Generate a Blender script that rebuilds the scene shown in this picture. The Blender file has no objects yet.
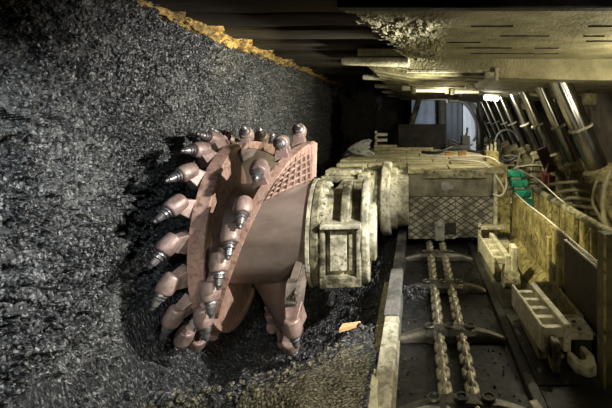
import bpy, bmesh, math, random
from mathutils import Vector, Matrix, noise
random.seed(7)
SC = bpy.context.scene
COL = SC.collection
R = math.radians

# ------------------------------------------------------------------ materials
def mat(name, a, b, rough=.6, metal=0.0, scale=8, lo=.35, hi=.65, bump=.3, bscale=40, spec=.4,
        fine=None, stretch=(1, 1, 1), spots=None):
    """a / b: two worn colours mixed by noise; fine = third colour of small flecks"""
    m = bpy.data.materials.new(name); m.use_nodes = True
    nt = m.node_tree; N = nt.nodes; L = nt.links
    p = N['Principled BSDF']
    tc = N.new('ShaderNodeTexCoord'); mp = N.new('ShaderNodeMapping'); mp.inputs['Scale'].default_value = stretch
    L.new(tc.outputs['Object'], mp.inputs['Vector'])
    n1 = N.new('ShaderNodeTexNoise'); n1.inputs['Scale'].default_value = scale
    n1.inputs['Detail'].default_value = 8; n1.inputs['Roughness'].default_value = .65
    L.new(mp.outputs[0], n1.inputs['Vector'])
    cr = N.new('ShaderNodeValToRGB')
    cr.color_ramp.elements[0].position = lo; cr.color_ramp.elements[0].color = (*a, 1)
    cr.color_ramp.elements[1].position = hi; cr.color_ramp.elements[1].color = (*b, 1)
    L.new(n1.outputs['Fac'], cr.inputs['Fac'])
    out = cr.outputs['Color']
    if fine:
        n2 = N.new('ShaderNodeTexNoise'); n2.inputs['Scale'].default_value = scale * 5
        n2.inputs['Detail'].default_value = 6
        L.new(mp.outputs[0], n2.inputs['Vector'])
        r2 = N.new('ShaderNodeValToRGB'); r2.color_ramp.elements[0].position = .5; r2.color_ramp.elements[1].position = .68
        L.new(n2.outputs['Fac'], r2.inputs['Fac'])
        mx = N.new('ShaderNodeMixRGB'); mx.inputs['Color2'].default_value = (*fine, 1)
        L.new(r2.outputs['Color'], mx.inputs['Fac']); L.new(out, mx.inputs['Color1'])
        out = mx.outputs['Color']
    L.new(out, p.inputs['Base Color'])
    p.inputs['Metallic'].default_value = metal
    p.inputs['Specular IOR Level'].default_value = spec
    rr = N.new('ShaderNodeMapRange'); rr.inputs['To Min'].default_value = max(.05, rough - .12); rr.inputs['To Max'].default_value = min(1, rough + .15)
    L.new(n1.outputs['Fac'], rr.inputs['Value']); L.new(rr.outputs[0], p.inputs['Roughness'])
    if bump:
        n3 = N.new('ShaderNodeTexNoise'); n3.inputs['Scale'].default_value = bscale; n3.inputs['Detail'].default_value = 7
        L.new(mp.outputs[0], n3.inputs['Vector'])
        bp = N.new('ShaderNodeBump'); bp.inputs['Strength'].default_value = bump; bp.inputs['Distance'].default_value = .02
        L.new(n3.outputs['Fac'], bp.inputs['Height']); L.new(bp.outputs[0], p.inputs['Normal'])
    return m

def emis(name, col, s):
    m = bpy.data.materials.new(name); m.use_nodes = True
    p = m.node_tree.nodes['Principled BSDF']
    p.inputs['Base Color'].default_value = (*col, 1)
    p.inputs['Emission Color'].default_value = (*col, 1); p.inputs['Emission Strength'].default_value = s
    return m

def coal_material(name, dark, mid, light, lightamt=.62, tint=None, vs=42):
    m = bpy.data.materials.new(name); m.use_nodes = True
    nt = m.node_tree; N = nt.nodes; L = nt.links; p = N['Principled BSDF']
    tc = N.new('ShaderNodeTexCoord')
    v = N.new('ShaderNodeTexVoronoi'); v.inputs['Scale'].default_value = vs; v.inputs['Randomness'].default_value = 1
    nz = N.new('ShaderNodeTexNoise'); nz.inputs['Scale'].default_value = vs * .45; nz.inputs['Detail'].default_value = 8; nz.inputs['Roughness'].default_value = .75
    L.new(tc.outputs['Object'], v.inputs['Vector']); L.new(tc.outputs['Object'], nz.inputs['Vector'])
    sep = N.new('ShaderNodeSeparateColor'); L.new(v.outputs['Color'], sep.inputs['Color'])
    mul = N.new('ShaderNodeMath'); mul.operation = 'MULTIPLY_ADD'; mul.inputs[1].default_value = .45
    L.new(sep.outputs[0], mul.inputs[0])
    half = N.new('ShaderNodeMath'); half.operation = 'MULTIPLY'; half.inputs[1].default_value = .62
    L.new(nz.outputs['Fac'], half.inputs[0]); L.new(half.outputs[0], mul.inputs[2])
    cr = N.new('ShaderNodeValToRGB'); e = cr.color_ramp.elements
    e[0].position = .33; e[0].color = (*dark, 1); e[1].position = .8; e[1].color = (*light, 1)
    k = cr.color_ramp.elements.new(lightamt); k.color = (*mid, 1)
    L.new(mul.outputs[0], cr.inputs['Fac'])
    out = cr.outputs['Color']
    if tint:   # large patches of pale stone dust
        n2 = N.new('ShaderNodeTexNoise'); n2.inputs['Scale'].default_value = 1.6; n2.inputs['Detail'].default_value = 5
        L.new(tc.outputs['Object'], n2.inputs['Vector'])
        r2 = N.new('ShaderNodeValToRGB'); r2.color_ramp.elements[0].position = .48; r2.color_ramp.elements[1].position = .72
        L.new(n2.outputs['Fac'], r2.inputs['Fac'])
        m3 = N.new('ShaderNodeMath'); m3.operation = 'MULTIPLY'
        L.new(r2.outputs['Color'], m3.inputs[0]); L.new(nz.outputs['Fac'], m3.inputs[1])
        mx = N.new('ShaderNodeMixRGB'); mx.inputs['Color2'].default_value = (*tint, 1)
        L.new(m3.outputs[0], mx.inputs['Fac']); L.new(out, mx.inputs['Color1']); out = mx.outputs['Color']
    L.new(out, p.inputs['Base Color'])
    p.inputs['Roughness'].default_value = .48; p.inputs['Specular IOR Level'].default_value = .5
    n3 = N.new('ShaderNodeTexNoise'); n3.inputs['Scale'].default_value = 70; n3.inputs['Detail'].default_value = 8
    L.new(tc.outputs['Object'], n3.inputs['Vector'])
    v2 = N.new('ShaderNodeTexVoronoi'); v2.inputs['Scale'].default_value = vs * .5
    mp2 = N.new('ShaderNodeMapping'); mp2.inputs['Rotation'].default_value = (R(38), 0, 0); mp2.inputs['Scale'].default_value = (1, 1.7, .8)
    L.new(tc.outputs['Object'], mp2.inputs['Vector']); L.new(mp2.outputs[0], v2.inputs['Vector']); L.new(mp2.outputs[0], v.inputs['Vector'])
    s2 = N.new('ShaderNodeSeparateColor'); L.new(v2.outputs['Color'], s2.inputs['Color'])
    hh = N.new('ShaderNodeMath'); hh.operation = 'SUBTRACT'; L.new(s2.outputs[1], hh.inputs[0]); L.new(v2.outputs['Distance'], hh.inputs[1])
    h3 = N.new('ShaderNodeMath'); h3.operation = 'ADD'; L.new(hh.outputs[0], h3.inputs[0]); L.new(n3.outputs['Fac'], h3.inputs[1])
    bp = N.new('ShaderNodeBump'); bp.inputs['Strength'].default_value = .95; bp.inputs['Distance'].default_value = .022
    L.new(h3.outputs[0], bp.inputs['Height']); L.new(bp.outputs[0], p.inputs['Normal'])
    return m

def chequer_material(name):
    m = bpy.data.materials.new(name); m.use_nodes = True
    nt = m.node_tree; N = nt.nodes; L = nt.links; p = N['Principled BSDF']
    tc = N.new('ShaderNodeTexCoord'); sx = N.new('ShaderNodeSeparateXYZ'); L.new(tc.outputs['Object'], sx.inputs[0])
    def line(sign):
        z = N.new('ShaderNodeMath'); z.operation = 'MULTIPLY'; z.inputs[1].default_value = 1.5 * sign; L.new(sx.outputs['Z'], z.inputs[0])
        s = N.new('ShaderNodeMath'); s.operation = 'ADD'; L.new(sx.outputs['X'], s.inputs[0]); L.new(z.outputs[0], s.inputs[1])
        k = N.new('ShaderNodeMath'); k.operation = 'MULTIPLY'; k.inputs[1].default_value = 1 / .115; L.new(s.outputs[0], k.inputs[0])
        w = N.new('ShaderNodeMath'); w.operation = 'FRACT'; L.new(k.outputs[0], w.inputs[0])
        d = N.new('ShaderNodeMath'); d.operation = 'SUBTRACT'; d.inputs[1].default_value = .5; L.new(w.outputs[0], d.inputs[0])
        a = N.new('ShaderNodeMath'); a.operation = 'ABSOLUTE'; L.new(d.outputs[0], a.inputs[0]); return a
    a, b = line(1), line(-1)
    mn = N.new('ShaderNodeMath'); mn.operation = 'MINIMUM'; L.new(a.outputs[0], mn.inputs[0]); L.new(b.outputs[0], mn.inputs[1])
    r = N.new('ShaderNodeValToRGB'); r.color_ramp.elements[0].position = .05; r.color_ramp.elements[1].position = .13
    L.new(mn.outputs[0], r.inputs['Fac'])
    n = N.new('ShaderNodeTexNoise'); n.inputs['Scale'].default_value = 9; n.inputs['Detail'].default_value = 8; L.new(tc.outputs['Object'], n.inputs['Vector'])
    c = N.new('ShaderNodeValToRGB'); c.color_ramp.elements[0].position = .36; c.color_ramp.elements[0].color = (.09, .085, .065, 1)
    c.color_ramp.elements[1].position = .64; c.color_ramp.elements[1].color = (.38, .36, .30, 1); L.new(n.outputs['Fac'], c.inputs['Fac'])
    mx = N.new('ShaderNodeMixRGB'); mx.inputs['Color1'].default_value = (.055, .052, .04, 1)
    L.new(r.outputs['Color'], mx.inputs['Fac']); L.new(c.outputs['Color'], mx.inputs['Color2']); L.new(mx.outputs[0], p.inputs['Base Color'])
    bp = N.new('ShaderNodeBump'); bp.inputs['Strength'].default_value = .8; bp.inputs['Distance'].default_value = .01
    L.new(r.outputs['Color'], bp.inputs['Height']); L.new(bp.outputs[0], p.inputs['Normal'])
    p.inputs['Roughness'].default_value = .6
    return m

M = {}
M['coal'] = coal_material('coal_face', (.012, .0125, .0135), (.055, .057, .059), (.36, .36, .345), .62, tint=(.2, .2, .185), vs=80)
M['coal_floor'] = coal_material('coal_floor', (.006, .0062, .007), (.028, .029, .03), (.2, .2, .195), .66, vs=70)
M['coal_dust'] = coal_material('coal_dust', (.02, .0185, .014), (.105, .095, .066), (.32, .295, .21), .56, vs=120)
M['roof'] = mat('roof_rock', (.02, .018, .013), (.07, .06, .04), .85, scale=4, bscale=18, bump=.8, stretch=(.5, 2, 1))
M['ledge'] = mat('ochre_rock', (.10, .065, .02), (.55, .36, .11), .8, scale=7, bscale=30, bump=.9, fine=(.05, .035, .015))
M['beam'] = mat('roof_timber', (.009, .007, .005), (.042, .033, .018), .8, scale=5, bscale=25, bump=.6, stretch=(.3, 3, 3))
M['drum'] = mat('rust_pink_steel', (.21, .12, .085), (.44, .285, .22), .62, metal=.0, scale=6, bump=.25, bscale=35, fine=(.17, .11, .09), lo=.3, hi=.62)
M['barrel'] = mat('worn_brown_steel', (.14, .108, .088), (.29, .235, .20), .42, metal=.35, scale=3, bump=.08, bscale=30, stretch=(.4, 1, 1))
M['dark_vane'] = mat('dark_rust', (.06, .05, .04), (.19, .155, .125), .6, scale=8)
M['sleeve'] = mat('pick_sleeve_steel', (.16, .105, .09), (.37, .27, .235), .45, metal=.3, scale=12, bump=.2)
M['pick'] = mat('pick_steel', (.09, .085, .085), (.34, .32, .32), .35, metal=.7, scale=20, bump=.15)
M['cream'] = mat('dusty_cream_steel', (.03, .027, .016), (.36, .335, .215), .6, scale=5, bump=.6, bscale=22, fine=(.06, .055, .03), lo=.40, hi=.60)
M['cream_light'] = mat('pale_cream_steel', (.10, .093, .058), (.48, .45, .34), .55, scale=6, bump=.5, bscale=25, fine=(.15, .14, .085), lo=.33, hi=.58)
M['deck'] = mat('dusty_deck_plate', (.14, .125, .065), (.44, .395, .235), .75, scale=4, bump=.5, bscale=20, fine=(.11, .10, .06), stretch=(.7, 2, 1))
M['yellow'] = mat('dirty_yellow_paint', (.08, .07, .025), (.42, .36, .14), .6, scale=5, bump=.5, bscale=20, fine=(.06, .045, .02), lo=.32, hi=.66)
M['canopy'] = mat('canopy_steel', (.16, .145, .075), (.36, .33, .20), .7, scale=3, bump=.8, bscale=45, stretch=(1, 1.3, 1))
M['support'] = mat('support_cast', (.10, .09, .04), (.34, .30, .16), .6, scale=9, bump=.5, bscale=18, fine=(.06, .05, .025))
M['chrome'] = mat('ram_chrome', (.34, .33, .29), (.62, .61, .56), .2, metal=1, scale=2.5, bump=.03, bscale=10, stretch=(4, 4, .6))
M['dark'] = mat('dark_steel', (.012, .012, .012), (.045, .042, .038), .55, metal=.3, scale=7, bump=.4)
M['brown'] = mat('dark_brown_plate', (.02, .016, .010), (.065, .052, .032), .6, scale=4, bump=.35)
M['pan'] = mat('polished_pan', (.006, .006, .0065), (.024, .024, .024), .5, metal=.2, scale=5, bump=.35, bscale=22, fine=(.035, .034, .031))
M['chain'] = mat('chain_steel', (.17, .155, .115), (.55, .51, .40), .45, metal=.45, scale=14, bump=.3)
M['flight'] = mat('flight_steel', (.035, .035, .032), (.17, .16, .13), .4, metal=.55, scale=8, bump=.35)
M['soot_shade'] = mat('soot_shade_sheet', (.006, .006, .006), (.10, .094, .075), .6, scale=2.2, bump=.4, lo=.46, hi=.7)  # coal-black deck sheet, also painted shade on the far side wall
M['post_olive'] = mat('olive_post', (.05, .042, .018), (.16, .135, .065), .65, scale=8, bump=.4)
M['soot'] = mat('matt_soot', (.008, .008, .008), (.022, .02, .017), .9, scale=5, bump=.3, spec=.1)
M['canopy_rib'] = mat('grimy_rib', (.05, .045, .02), (.26, .23, .12), .65, scale=5, bump=.6, bscale=40)
M['grey_shade'] = mat('grey_shade_steel', (.05, .05, .046), (.15, .145, .13), .7, scale=6, bump=.4)  # side wall steel with shade painted into its colour
M['bone'] = mat('pale_cast_steel', (.34, .32, .22), (.66, .62, .47), .5, scale=7, bump=.25, fine=(.25, .23, .15))
M['green'] = mat('green_plastic', (.02, .28, .16), (.05, .50, .30), .4, scale=6, bump=.05)
M['maroon'] = mat('maroon_paint', (.06, .028, .025), (.16, .075, .068), .5, scale=6)
M['rubber'] = mat('black_rubber', (.012, .012, .012), (.03, .03, .03), .5, scale=6, bump=.1)
M['hose'] = mat('dusty_hose', (.10, .09, .05), (.28, .25, .15), .6, scale=8, bump=.2)
M['white_cable'] = mat('pale_cable', (.5, .46, .42), (.75, .7, .64), .5, scale=10, bump=.05)
M['orange'] = mat('amber_box', (.25, .12, .02), (.45, .22, .04), .5, scale=10, bump=.1)
M['red'] = mat('red_steel', (.3, .03, .02), (.5, .08, .05), .5, scale=10, bump=.1)
M['wood'] = mat('split_wood', (.35, .2, .09), (.6, .4, .2), .7, scale=6, bump=.3, stretch=(1, 1, 5))
M['sheet'] = mat('blue_grey_sheet', (.06, .075, .10), (.20, .24, .30), .55, scale=1.5, bump=.15, bscale=4)
M['sheet_dark'] = mat('dark_blue_sheet', (.02, .026, .036), (.06, .075, .10), .5, scale=1.5, bump=.15, bscale=4)
M['sheet_white'] = mat('white_sheet', (.55, .57, .62), (.75, .78, .82), .6, scale=2, bump=.1, bscale=4)
M['stone'] = mat('grey_slab', (.16, .16, .155), (.38, .38, .36), .7, scale=6, bump=.5)
M['chequer'] = chequer_material('chequer_plate')
M['tube'] = emis('tube_glow', (1, .93, .66), .6)
M['lamp'] = emis('lamp_glow', (1, .97, .85), 22)

# ------------------------------------------------------------------ mesh kit
ROOT = {}
class MB:
    def __init__(s): s.bm = bmesh.new()
    def _m(s, vs, fs):
        v = [s.bm.verts.new(p) for p in vs]
        for f in fs:
            try: s.bm.faces.new([v[i] for i in f])
            except ValueError: pass
        return s
    def box(s, x0, x1, y0, y1, z0, z1, rot=None, piv=None):
        vs = [Vector((x, y, z)) for x in (x0, x1) for y in (y0, y1) for z in (z0, z1)]
        if rot:
            c = Vector(piv) if piv else Vector(((x0 + x1) / 2, (y0 + y1) / 2, (z0 + z1) / 2))
            from mathutils import Euler
            q = Euler(rot).to_matrix(); vs = [c + q @ (p - c) for p in vs]
        return s._m(vs, [(0, 1, 3, 2), (4, 6, 7, 5), (0, 4, 5, 1), (2, 3, 7, 6), (0, 2, 6, 4), (1, 5, 7, 3)])
    def prism(s, poly, axis, a, b):
        n = len(poly)
        def P(u, v, t): return {'x': (t, u, v), 'y': (u, t, v), 'z': (u, v, t)}[axis]
        vs = [P(u, v, a) for u, v in poly] + [P(u, v, b) for u, v in poly]
        fs = [tuple(range(n)), tuple(range(2 * n - 1, n - 1, -1))] + [(i, i + n, (i + 1) % n + n, (i + 1) % n) for i in range(n)]
        return s._m(vs, fs)
    def rings(s, rs, close_caps=True, loop=False):
        n = len(rs[0]); vs = [p for r in rs for p in r]; fs = []
        k = len(rs)
        for j in range(k if loop else k - 1):
            j2 = (j + 1) % k
            for i in range(n):
                fs.append((j * n + i, j * n + (i + 1) % n, j2 * n + (i + 1) % n, j2 * n + i))
        if close_caps and not loop:
            fs.append(tuple(range(n - 1, -1, -1))); fs.append(tuple((k - 1) * n + i for i in range(n)))
        return s._m(vs, fs)
    def cone(s, p0, p1, prof, seg=20):
        """prof: [(t, r)] along p0->p1"""
        p0, p1 = Vector(p0), Vector(p1); d = (p1 - p0).normalized()
        u = d.orthogonal().normalized(); v = d.cross(u)
        rs = [[p0.lerp(p1, t) + (u * math.cos(2 * math.pi * i / seg) + v * math.sin(2 * math.pi * i / seg)) * r for i in range(seg)] for t, r in prof]
        return s.rings(rs)
    def cyl(s, p0, p1, r, seg=20): return s.cone(p0, p1, [(0, r), (1, r)], seg)
    def tube(s, pts, r, seg=8, loop=False):
        pts = [Vector(p) for p in pts]; rs = []; n = len(pts); u = None
        for i in range(n):
            a = pts[i - 1] if (i or loop) else pts[0]; b = pts[(i + 1) % n] if (i < n - 1 or loop) else pts[-1]
            d = (b - a).normalized()
            u = d.orthogonal().normalized() if u is None else (u - d * u.dot(d)).normalized()
            v = d.cross(u)
            rs.append([pts[i] + (u * math.cos(2 * math.pi * k / seg) + v * math.sin(2 * math.pi * k / seg)) * r for k in range(seg)])
        return s.rings(rs, loop=loop)
    def lathe_x(s, prof, cy, cz, seg=64):
        """closed or open profile [(x, r)] about an axis along x"""
        rs = [[(x, cy - r * math.cos(2 * math.pi * i / seg), cz + r * math.sin(2 * math.pi * i / seg)) for i in range(seg)] for x, r in prof]
        return s.rings(rs)
    def rock(s, c, r, sq=(1, 1, 1), sub=2, rough=.45):
        t = bmesh.new(); bmesh.ops.create_icosphere(t, subdivisions=sub, radius=1)
        off = Vector((random.uniform(-50, 50), random.uniform(-50, 50), random.uniform(-50, 50)))
        rot = Matrix.Rotation(random.uniform(0, 6.28), 3, Vector((random.random() - .5, random.random() - .5, random.random() - .5)).normalized())
        for v in t.verts:
            h = 1 + rough * (noise.cell_vector(v.co * 1.3 + off).x - .5) + rough * .8 * noise.noise(v.co * 1.7 + off)
            p = Vector(v.co * h); p = Vector((p.x * sq[0], p.y * sq[1], p.z * sq[2])); v.co = Vector(c) + (rot @ p) * r
        t.verts.ensure_lookup_table()
        s._m([v.co.copy() for v in t.verts], [tuple(v.index for v in f.verts) for f in t.faces]); t.free(); return s
    def build(s, name, material, parent=None, bevel=0, smooth=True, label=None, cat=None, group=None, kind=None, local=False, recenter=True):
        bmesh.ops.recalc_face_normals(s.bm, faces=s.bm.faces)
        me = bpy.data.meshes.new(name); s.bm.to_mesh(me); s.bm.free()
        o = bpy.data.objects.new(name, me); COL.objects.link(o)
        me.materials.append(M[material] if isinstance(material, str) else material)
        if parent:
            o.parent = parent
            off = ROOT.get(parent.name, Vector())
            if not local: me.transform(Matrix.Translation(-off))
            ROOT[o.name] = off
        elif recenter:
            xs = [v.co for v in me.vertices]
            c = Vector(((min(p.x for p in xs) + max(p.x for p in xs)) / 2, (min(p.y for p in xs) + max(p.y for p in xs)) / 2, min(p.z for p in xs)))
            me.transform(Matrix.Translation(-c)); o.location = c; ROOT[o.name] = c
        if bevel:
            b = o.modifiers.new('bevel', 'BEVEL'); b.width = bevel; b.segments = 2; b.limit_method = 'ANGLE'; b.angle_limit = R(40)
        if smooth:
            for p in me.polygons: p.use_smooth = True
            es = o.modifiers.new('ws', 'WEIGHTED_NORMAL') if bevel else None
            me.set_sharp_from_angle(angle=R(38))
        if label: o['label'] = label
        if cat: o['category'] = cat
        if group: o['group'] = group
        if kind: o['kind'] = kind
        return o

def thing(name, label, cat, loc, group=None):
    o = bpy.data.objects.new(name, None); COL.objects.link(o); o.location = loc
    o.empty_display_size = .1; o['label'] = label; o['category'] = cat
    if group: o['group'] = group
    ROOT[o.name] = Vector(loc); return o

def dup(root, loc, label):
    r = root.copy(); COL.objects.link(r); r.location = loc; r['label'] = label
    for ch in list(root.children):
        c = ch.copy(); COL.objects.link(c); c.parent = r
        for g in list(ch.children):
            d = g.copy(); COL.objects.link(d); d.parent = c
    return r

def bez(pts, n=12):
    """smooth (Catmull-Rom) path through points"""
    P = [Vector(p) for p in pts]; P = [P[0] * 2 - P[1]] + P + [P[-1] * 2 - P[-2]]; out = []
    for i in range(1, len(P) - 2):
        a, b, c, d = P[i - 1:i + 3]
        for k in range(n):
            t = k / n
            out.append(.5 * ((2 * b) + (c - a) * t + (2 * a - 5 * b + 4 * c - d) * t * t + (3 * b - a - 3 * c + d) * t ** 3))
    out.append(P[-2]); return out

# ------------------------------------------------------------------ rough rock surfaces
def flakes(p, sc, seed):
    """faceted chips: each voronoi cell is a small tilted plane"""
    q = Vector(p) / sc + Vector((seed, seed * 1.7, seed * .3))
    d, f = noise.voronoi(q)
    c = f[0]; h = noise.cell_vector(c * 7.31)
    t = noise.cell_vector(c * 3.17 + Vector((9, 4, 2)))
    return (h.x - .5) + (q - c).dot((t - Vector((.5, .5, .5))) * 2.6)

def grid(fn, us, vs, name, material, flat=True, **kw):
    me = bpy.data.meshes.new(name); nu, nv = len(us), len(vs)
    V = [fn(u, v) for u in us for v in vs]
    F = [(i * nv + j, (i + 1) * nv + j, (i + 1) * nv + j + 1, i * nv + j + 1) for i in range(nu - 1) for j in range(nv - 1)]
    me.from_pydata(V, [], F); me.materials.append(M[material]); me.update()
    o = bpy.data.objects.new(name, me); COL.objects.link(o)
    if not flat:
        for p in me.polygons: p.use_smooth = True
    for k, v in kw.items(): o[k] = v
    return o
def lin(a, b, n): return [a + (b - a) * i / (n - 1) for i in range(n)]

WX, ROOFZ = -1.85, 2.32
def floor_z(x, y):
    z = -.36
    z += .34 * max(0, min(1, (x + .95) / .6)) ** 1.6                       # bank against the conveyor
    z += .62 * math.exp(-((y - 1.82 - .1 * (x + .6)) / .2) ** 2) * max(0, min(1, (x + 1.75) / .6)) # ridge at the camera's feet
    z += .38 * math.exp(-((x + .36) / .16) ** 2) * max(0, min(1, (2.85 - y) / .7))
    z += .55 * max(0, min(1, (-1.35 - x) / .55)) ** 2                       # talus at the face
    return z
def wall_fn(y, z):
    p = Vector((0, y, z))
    x = WX + .10 * noise.fractal(p * 1.1, 1, 2, 4) + .04 * flakes(p, .10, 3.3) + .036 * flakes(p, .042, 8.1) + .012 * noise.noise(p * 40)
    rr = math.hypot(y - 4.33, z - 1.66)
    if z > 1.45: x += .05 * math.exp(-((rr - .26) / .022) ** 2)
    # scooped recess that the drum has cut, beside the drum
    g = math.exp(-((y - 3.45) / .85) ** 4 - ((z - .5) / 1.0) ** 4)
    x -= .27 * g
    if z < .1: x += .5 * (.1 - z) ** 1.3
    if y > 8.6: x -= .0
    return (x, y, z)
ys = [1 / t for t in lin(1 / 1.3, 1 / 9.7, 460)]
grid(wall_fn, ys, lin(-.5, 2.42, 320), 'wall_left', 'coal', kind='structure')
def step_fn(u, z):           # uncut coal standing out beyond the worked length
    L = 1.0
    p = Vector((u, 3, z)); j = .16 * noise.fractal(p * 1.6, 1, 2, 4) + .10 * flakes(p, .3, 1.2) + .04 * flakes(p, .1, 5.2)
    if u < L: return (WX - .3 + u, 9.6 + j, z)
    return (WX - .3 + L + j, 9.6 + (u - L), z)
grid(step_fn, lin(0, 4.2, 90), lin(-.5, 2.4, 70), 'wall_back', 'coal_floor', kind='structure')
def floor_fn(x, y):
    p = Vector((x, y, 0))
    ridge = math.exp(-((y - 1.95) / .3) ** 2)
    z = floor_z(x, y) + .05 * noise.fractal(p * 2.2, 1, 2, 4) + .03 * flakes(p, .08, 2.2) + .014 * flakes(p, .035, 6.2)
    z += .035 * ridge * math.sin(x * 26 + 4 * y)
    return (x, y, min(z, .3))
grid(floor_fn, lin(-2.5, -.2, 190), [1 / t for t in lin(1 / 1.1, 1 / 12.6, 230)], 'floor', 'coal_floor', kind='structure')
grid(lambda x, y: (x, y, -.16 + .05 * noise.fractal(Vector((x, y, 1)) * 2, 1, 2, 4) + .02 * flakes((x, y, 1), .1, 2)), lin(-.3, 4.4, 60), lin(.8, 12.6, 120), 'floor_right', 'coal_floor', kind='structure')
def roof_fn(x, y):
    p = Vector((x, y, 5))
    return (x, y, ROOFZ + .06 + .05 * noise.fractal(p * 1.5, 1, 2, 4) + .03 * flakes(p, .25, 4))
grid(roof_fn, lin(-2.4, 4.4, 90), lin(-.6, 12.6, 150), 'ceiling', 'roof', kind='structure')
def ledge_fn(y, a):
    p = Vector((y * 1.0, a, 0)); k = .045 + .03 * max(0, min(1, (y - 2.8) / .5)) - .025 * max(0, min(1, (y - 5.4) / .5))
    r = k * (1 + .5 * noise.fractal(p * 2.4 + Vector((0, math.cos(a), math.sin(a))), 1, 2, 4)) + .025 * flakes(Vector((y, math.cos(a) * .1, math.sin(a) * .1)), .07, 9)
    return (WX + .03 + 1.1 * r * math.cos(a), y, ROOFZ - .045 + r * math.sin(a) + .02 * noise.noise(Vector((y * 1.3, 0, 0))))
grid(ledge_fn, [1 / t for t in lin(1 / 2.1, 1 / 9.8, 200)], lin(0, 2 * math.pi, 20), 'trim_1', 'ledge', kind='structure')
MB().box(-2.6, 4.5, 12.5, 12.7, -.6, 2.5).build('wall_far', 'dark', kind='structure', recenter=False)
MB().box(4.2, 4.4, -.6, 12.6, -.6, 2.5).build('wall_right', 'soot', kind='structure', recenter=False)
MB().box(-2.6, 4.5, -.8, -.6, -.6, 2.5).build('wall_behind', 'dark', kind='structure', recenter=False)

# roof beams between the coal face and the canopies
ordn = ['nearest', 'second', 'third', 'fourth', 'fifth', 'sixth', 'seventh', 'eighth']
for i, y in enumerate([2.75, 3.2, 3.75, 4.4, 5.1, 5.95, 7.0, 8.2]):
    b = MB()
    w = .17
    for k in range(24):
        pass
    xs = lin(WX + .02, 3.2, 40); rs = []
    for x in xs:
        dz = .012 * noise.noise(Vector((x * 2, y, 0))); dy = .02 * noise.noise(Vector((x * 1.5, y, 7)))
        z0, z1 = ROOFZ - .06 + dz, ROOFZ + .07
        rs.append([(x, y - w + dy, z0 + .015), (x, y - w + dy + .02, z0), (x, y + w + dy - .02, z0), (x, y + w + dy, z0 + .015), (x, y + w, z1), (x, y - w, z1)])
    b.rings(rs)
    b.build('roof_beam', 'beam', label=f'dark roof timber over the coal side, {ordn[i]} from the camera', cat='beam', group='roof timbers above the coal face')

# ------------------------------------------------------------------ cutting drum
CY, CZ = 3.35, .54
def rad(t): return Vector((0, -math.cos(R(t)), math.sin(R(t))))
def tan(t): return Vector((0, -math.sin(R(t)), -math.cos(R(t))))
AX = Vector((0, CY, CZ))
drum = thing('cutting_drum', 'large rust pink steel cutting drum with spiral vanes and picks beside the coal face', 'cutting drum', (-1.2, CY, CZ - .85))
b = MB(); b.lathe_x([(-1.52, .40), (-1.0, .405), (-.90, .415), (-.835, .425), (-.835, .30), (-1.52, .30), (-1.52, .40)], CY, CZ, 96)
b.build('barrel', 'barrel', drum, bevel=.006)
b = MB(); b.lathe_x([(-.855, .42), (-.855, .44), (-.83, .44), (-.83, .42)], CY, CZ, 96); b.build('rim', 'cream_light', drum)
# face ring: dished plate with scalloped rim
b = MB(); b.lathe_x([(-1.47, .40), (-1.475, .60), (-1.47, .69), (-1.445, .70), (-1.445, .735), (-1.55, .735), (-1.56, .68), (-1.56, .40)], CY, CZ, 96)
b.build('face_plate', 'drum', drum, bevel=.006)
vx = lambda t, t0: -.905 - max(0, t0 - 24 - t) * .0047
def lean(t, t0, r):
    k = max(0, min(1, (t0 - t - 24) / 45)); k = k * k * (3 - 2 * k)
    return -.20 * k * (.75 - r) / .33
def vane(t0, t1, material, t_tip, em='drum'):
    b = MB(); rs = []; es = []
    n = 60
    for i in range(n + 1):
        t = t0 + (t1 - t0) * i / n; x = vx(t, t0)
        k = min(1, i / 3 + .55)
        ro = .75 if i > 3 else .75 - .03 * (3 - i)
        prof = [(-.025, .39), (.025, .39), (.028, .55), (.026, ro - .05), (.036, ro - .04), (.036, ro), (-.036, ro), (-.036, ro - .04), (-.026, ro - .05), (-.028, .55)]
        rs.append([AX + Vector((x + dx + lean(t, t0, r), 0, 0)) + rad(t) * r for dx, r in prof])
        es.append([AX + Vector((x + dx + lean(t, t0, r), 0, 0)) + rad(t) * r for dx, r in ((-.037, ro - .055), (.037, ro - .055), (.039, ro + .006), (-.039, ro + .006))])
    b.rings(rs); e = MB(); e.rings(es)
    v = b.build('vane', material, drum, bevel=.004)
    e.build('vane_edge', em, v, bevel=.004)
    return v
starts = [104, -16, 224]
for k, t0 in enumerate(starts):
    v = vane(t0, t0 - 136, 'barrel', 0, 'dark_vane' if k == 1 else 'drum')
    # welded hard-facing grid on the vane's discharge end
    g = MB()
    def vp(t, r, o=.036): return AX + Vector((vx(t, t0) + o + lean(t, t0, r), 0, 0)) + rad(t) * r
    for t in lin(t0 - 2, t0 - 58, 13):
        g.tube([vp(t, r) for r in lin(.45, .745, 8)], .013, 6)
    for r in lin(.46, .74, 6):
        g.tube([vp(t, r) for t in lin(t0 - 2, t0 - 58, 24)], .009, 6)
    bk = MB(); bk.rings([[vp(t, .44, .0), vp(t, .44, .012), vp(t, .735, .012), vp(t, .735, .0)] for t in lin(t0 - 3, t0 - 57, 24)])
    bk.build('wear_backing', 'dark_vane', drum)
    g.build('wear_grid', 'dark_vane' if k == 1 else 'drum', drum)
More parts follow.
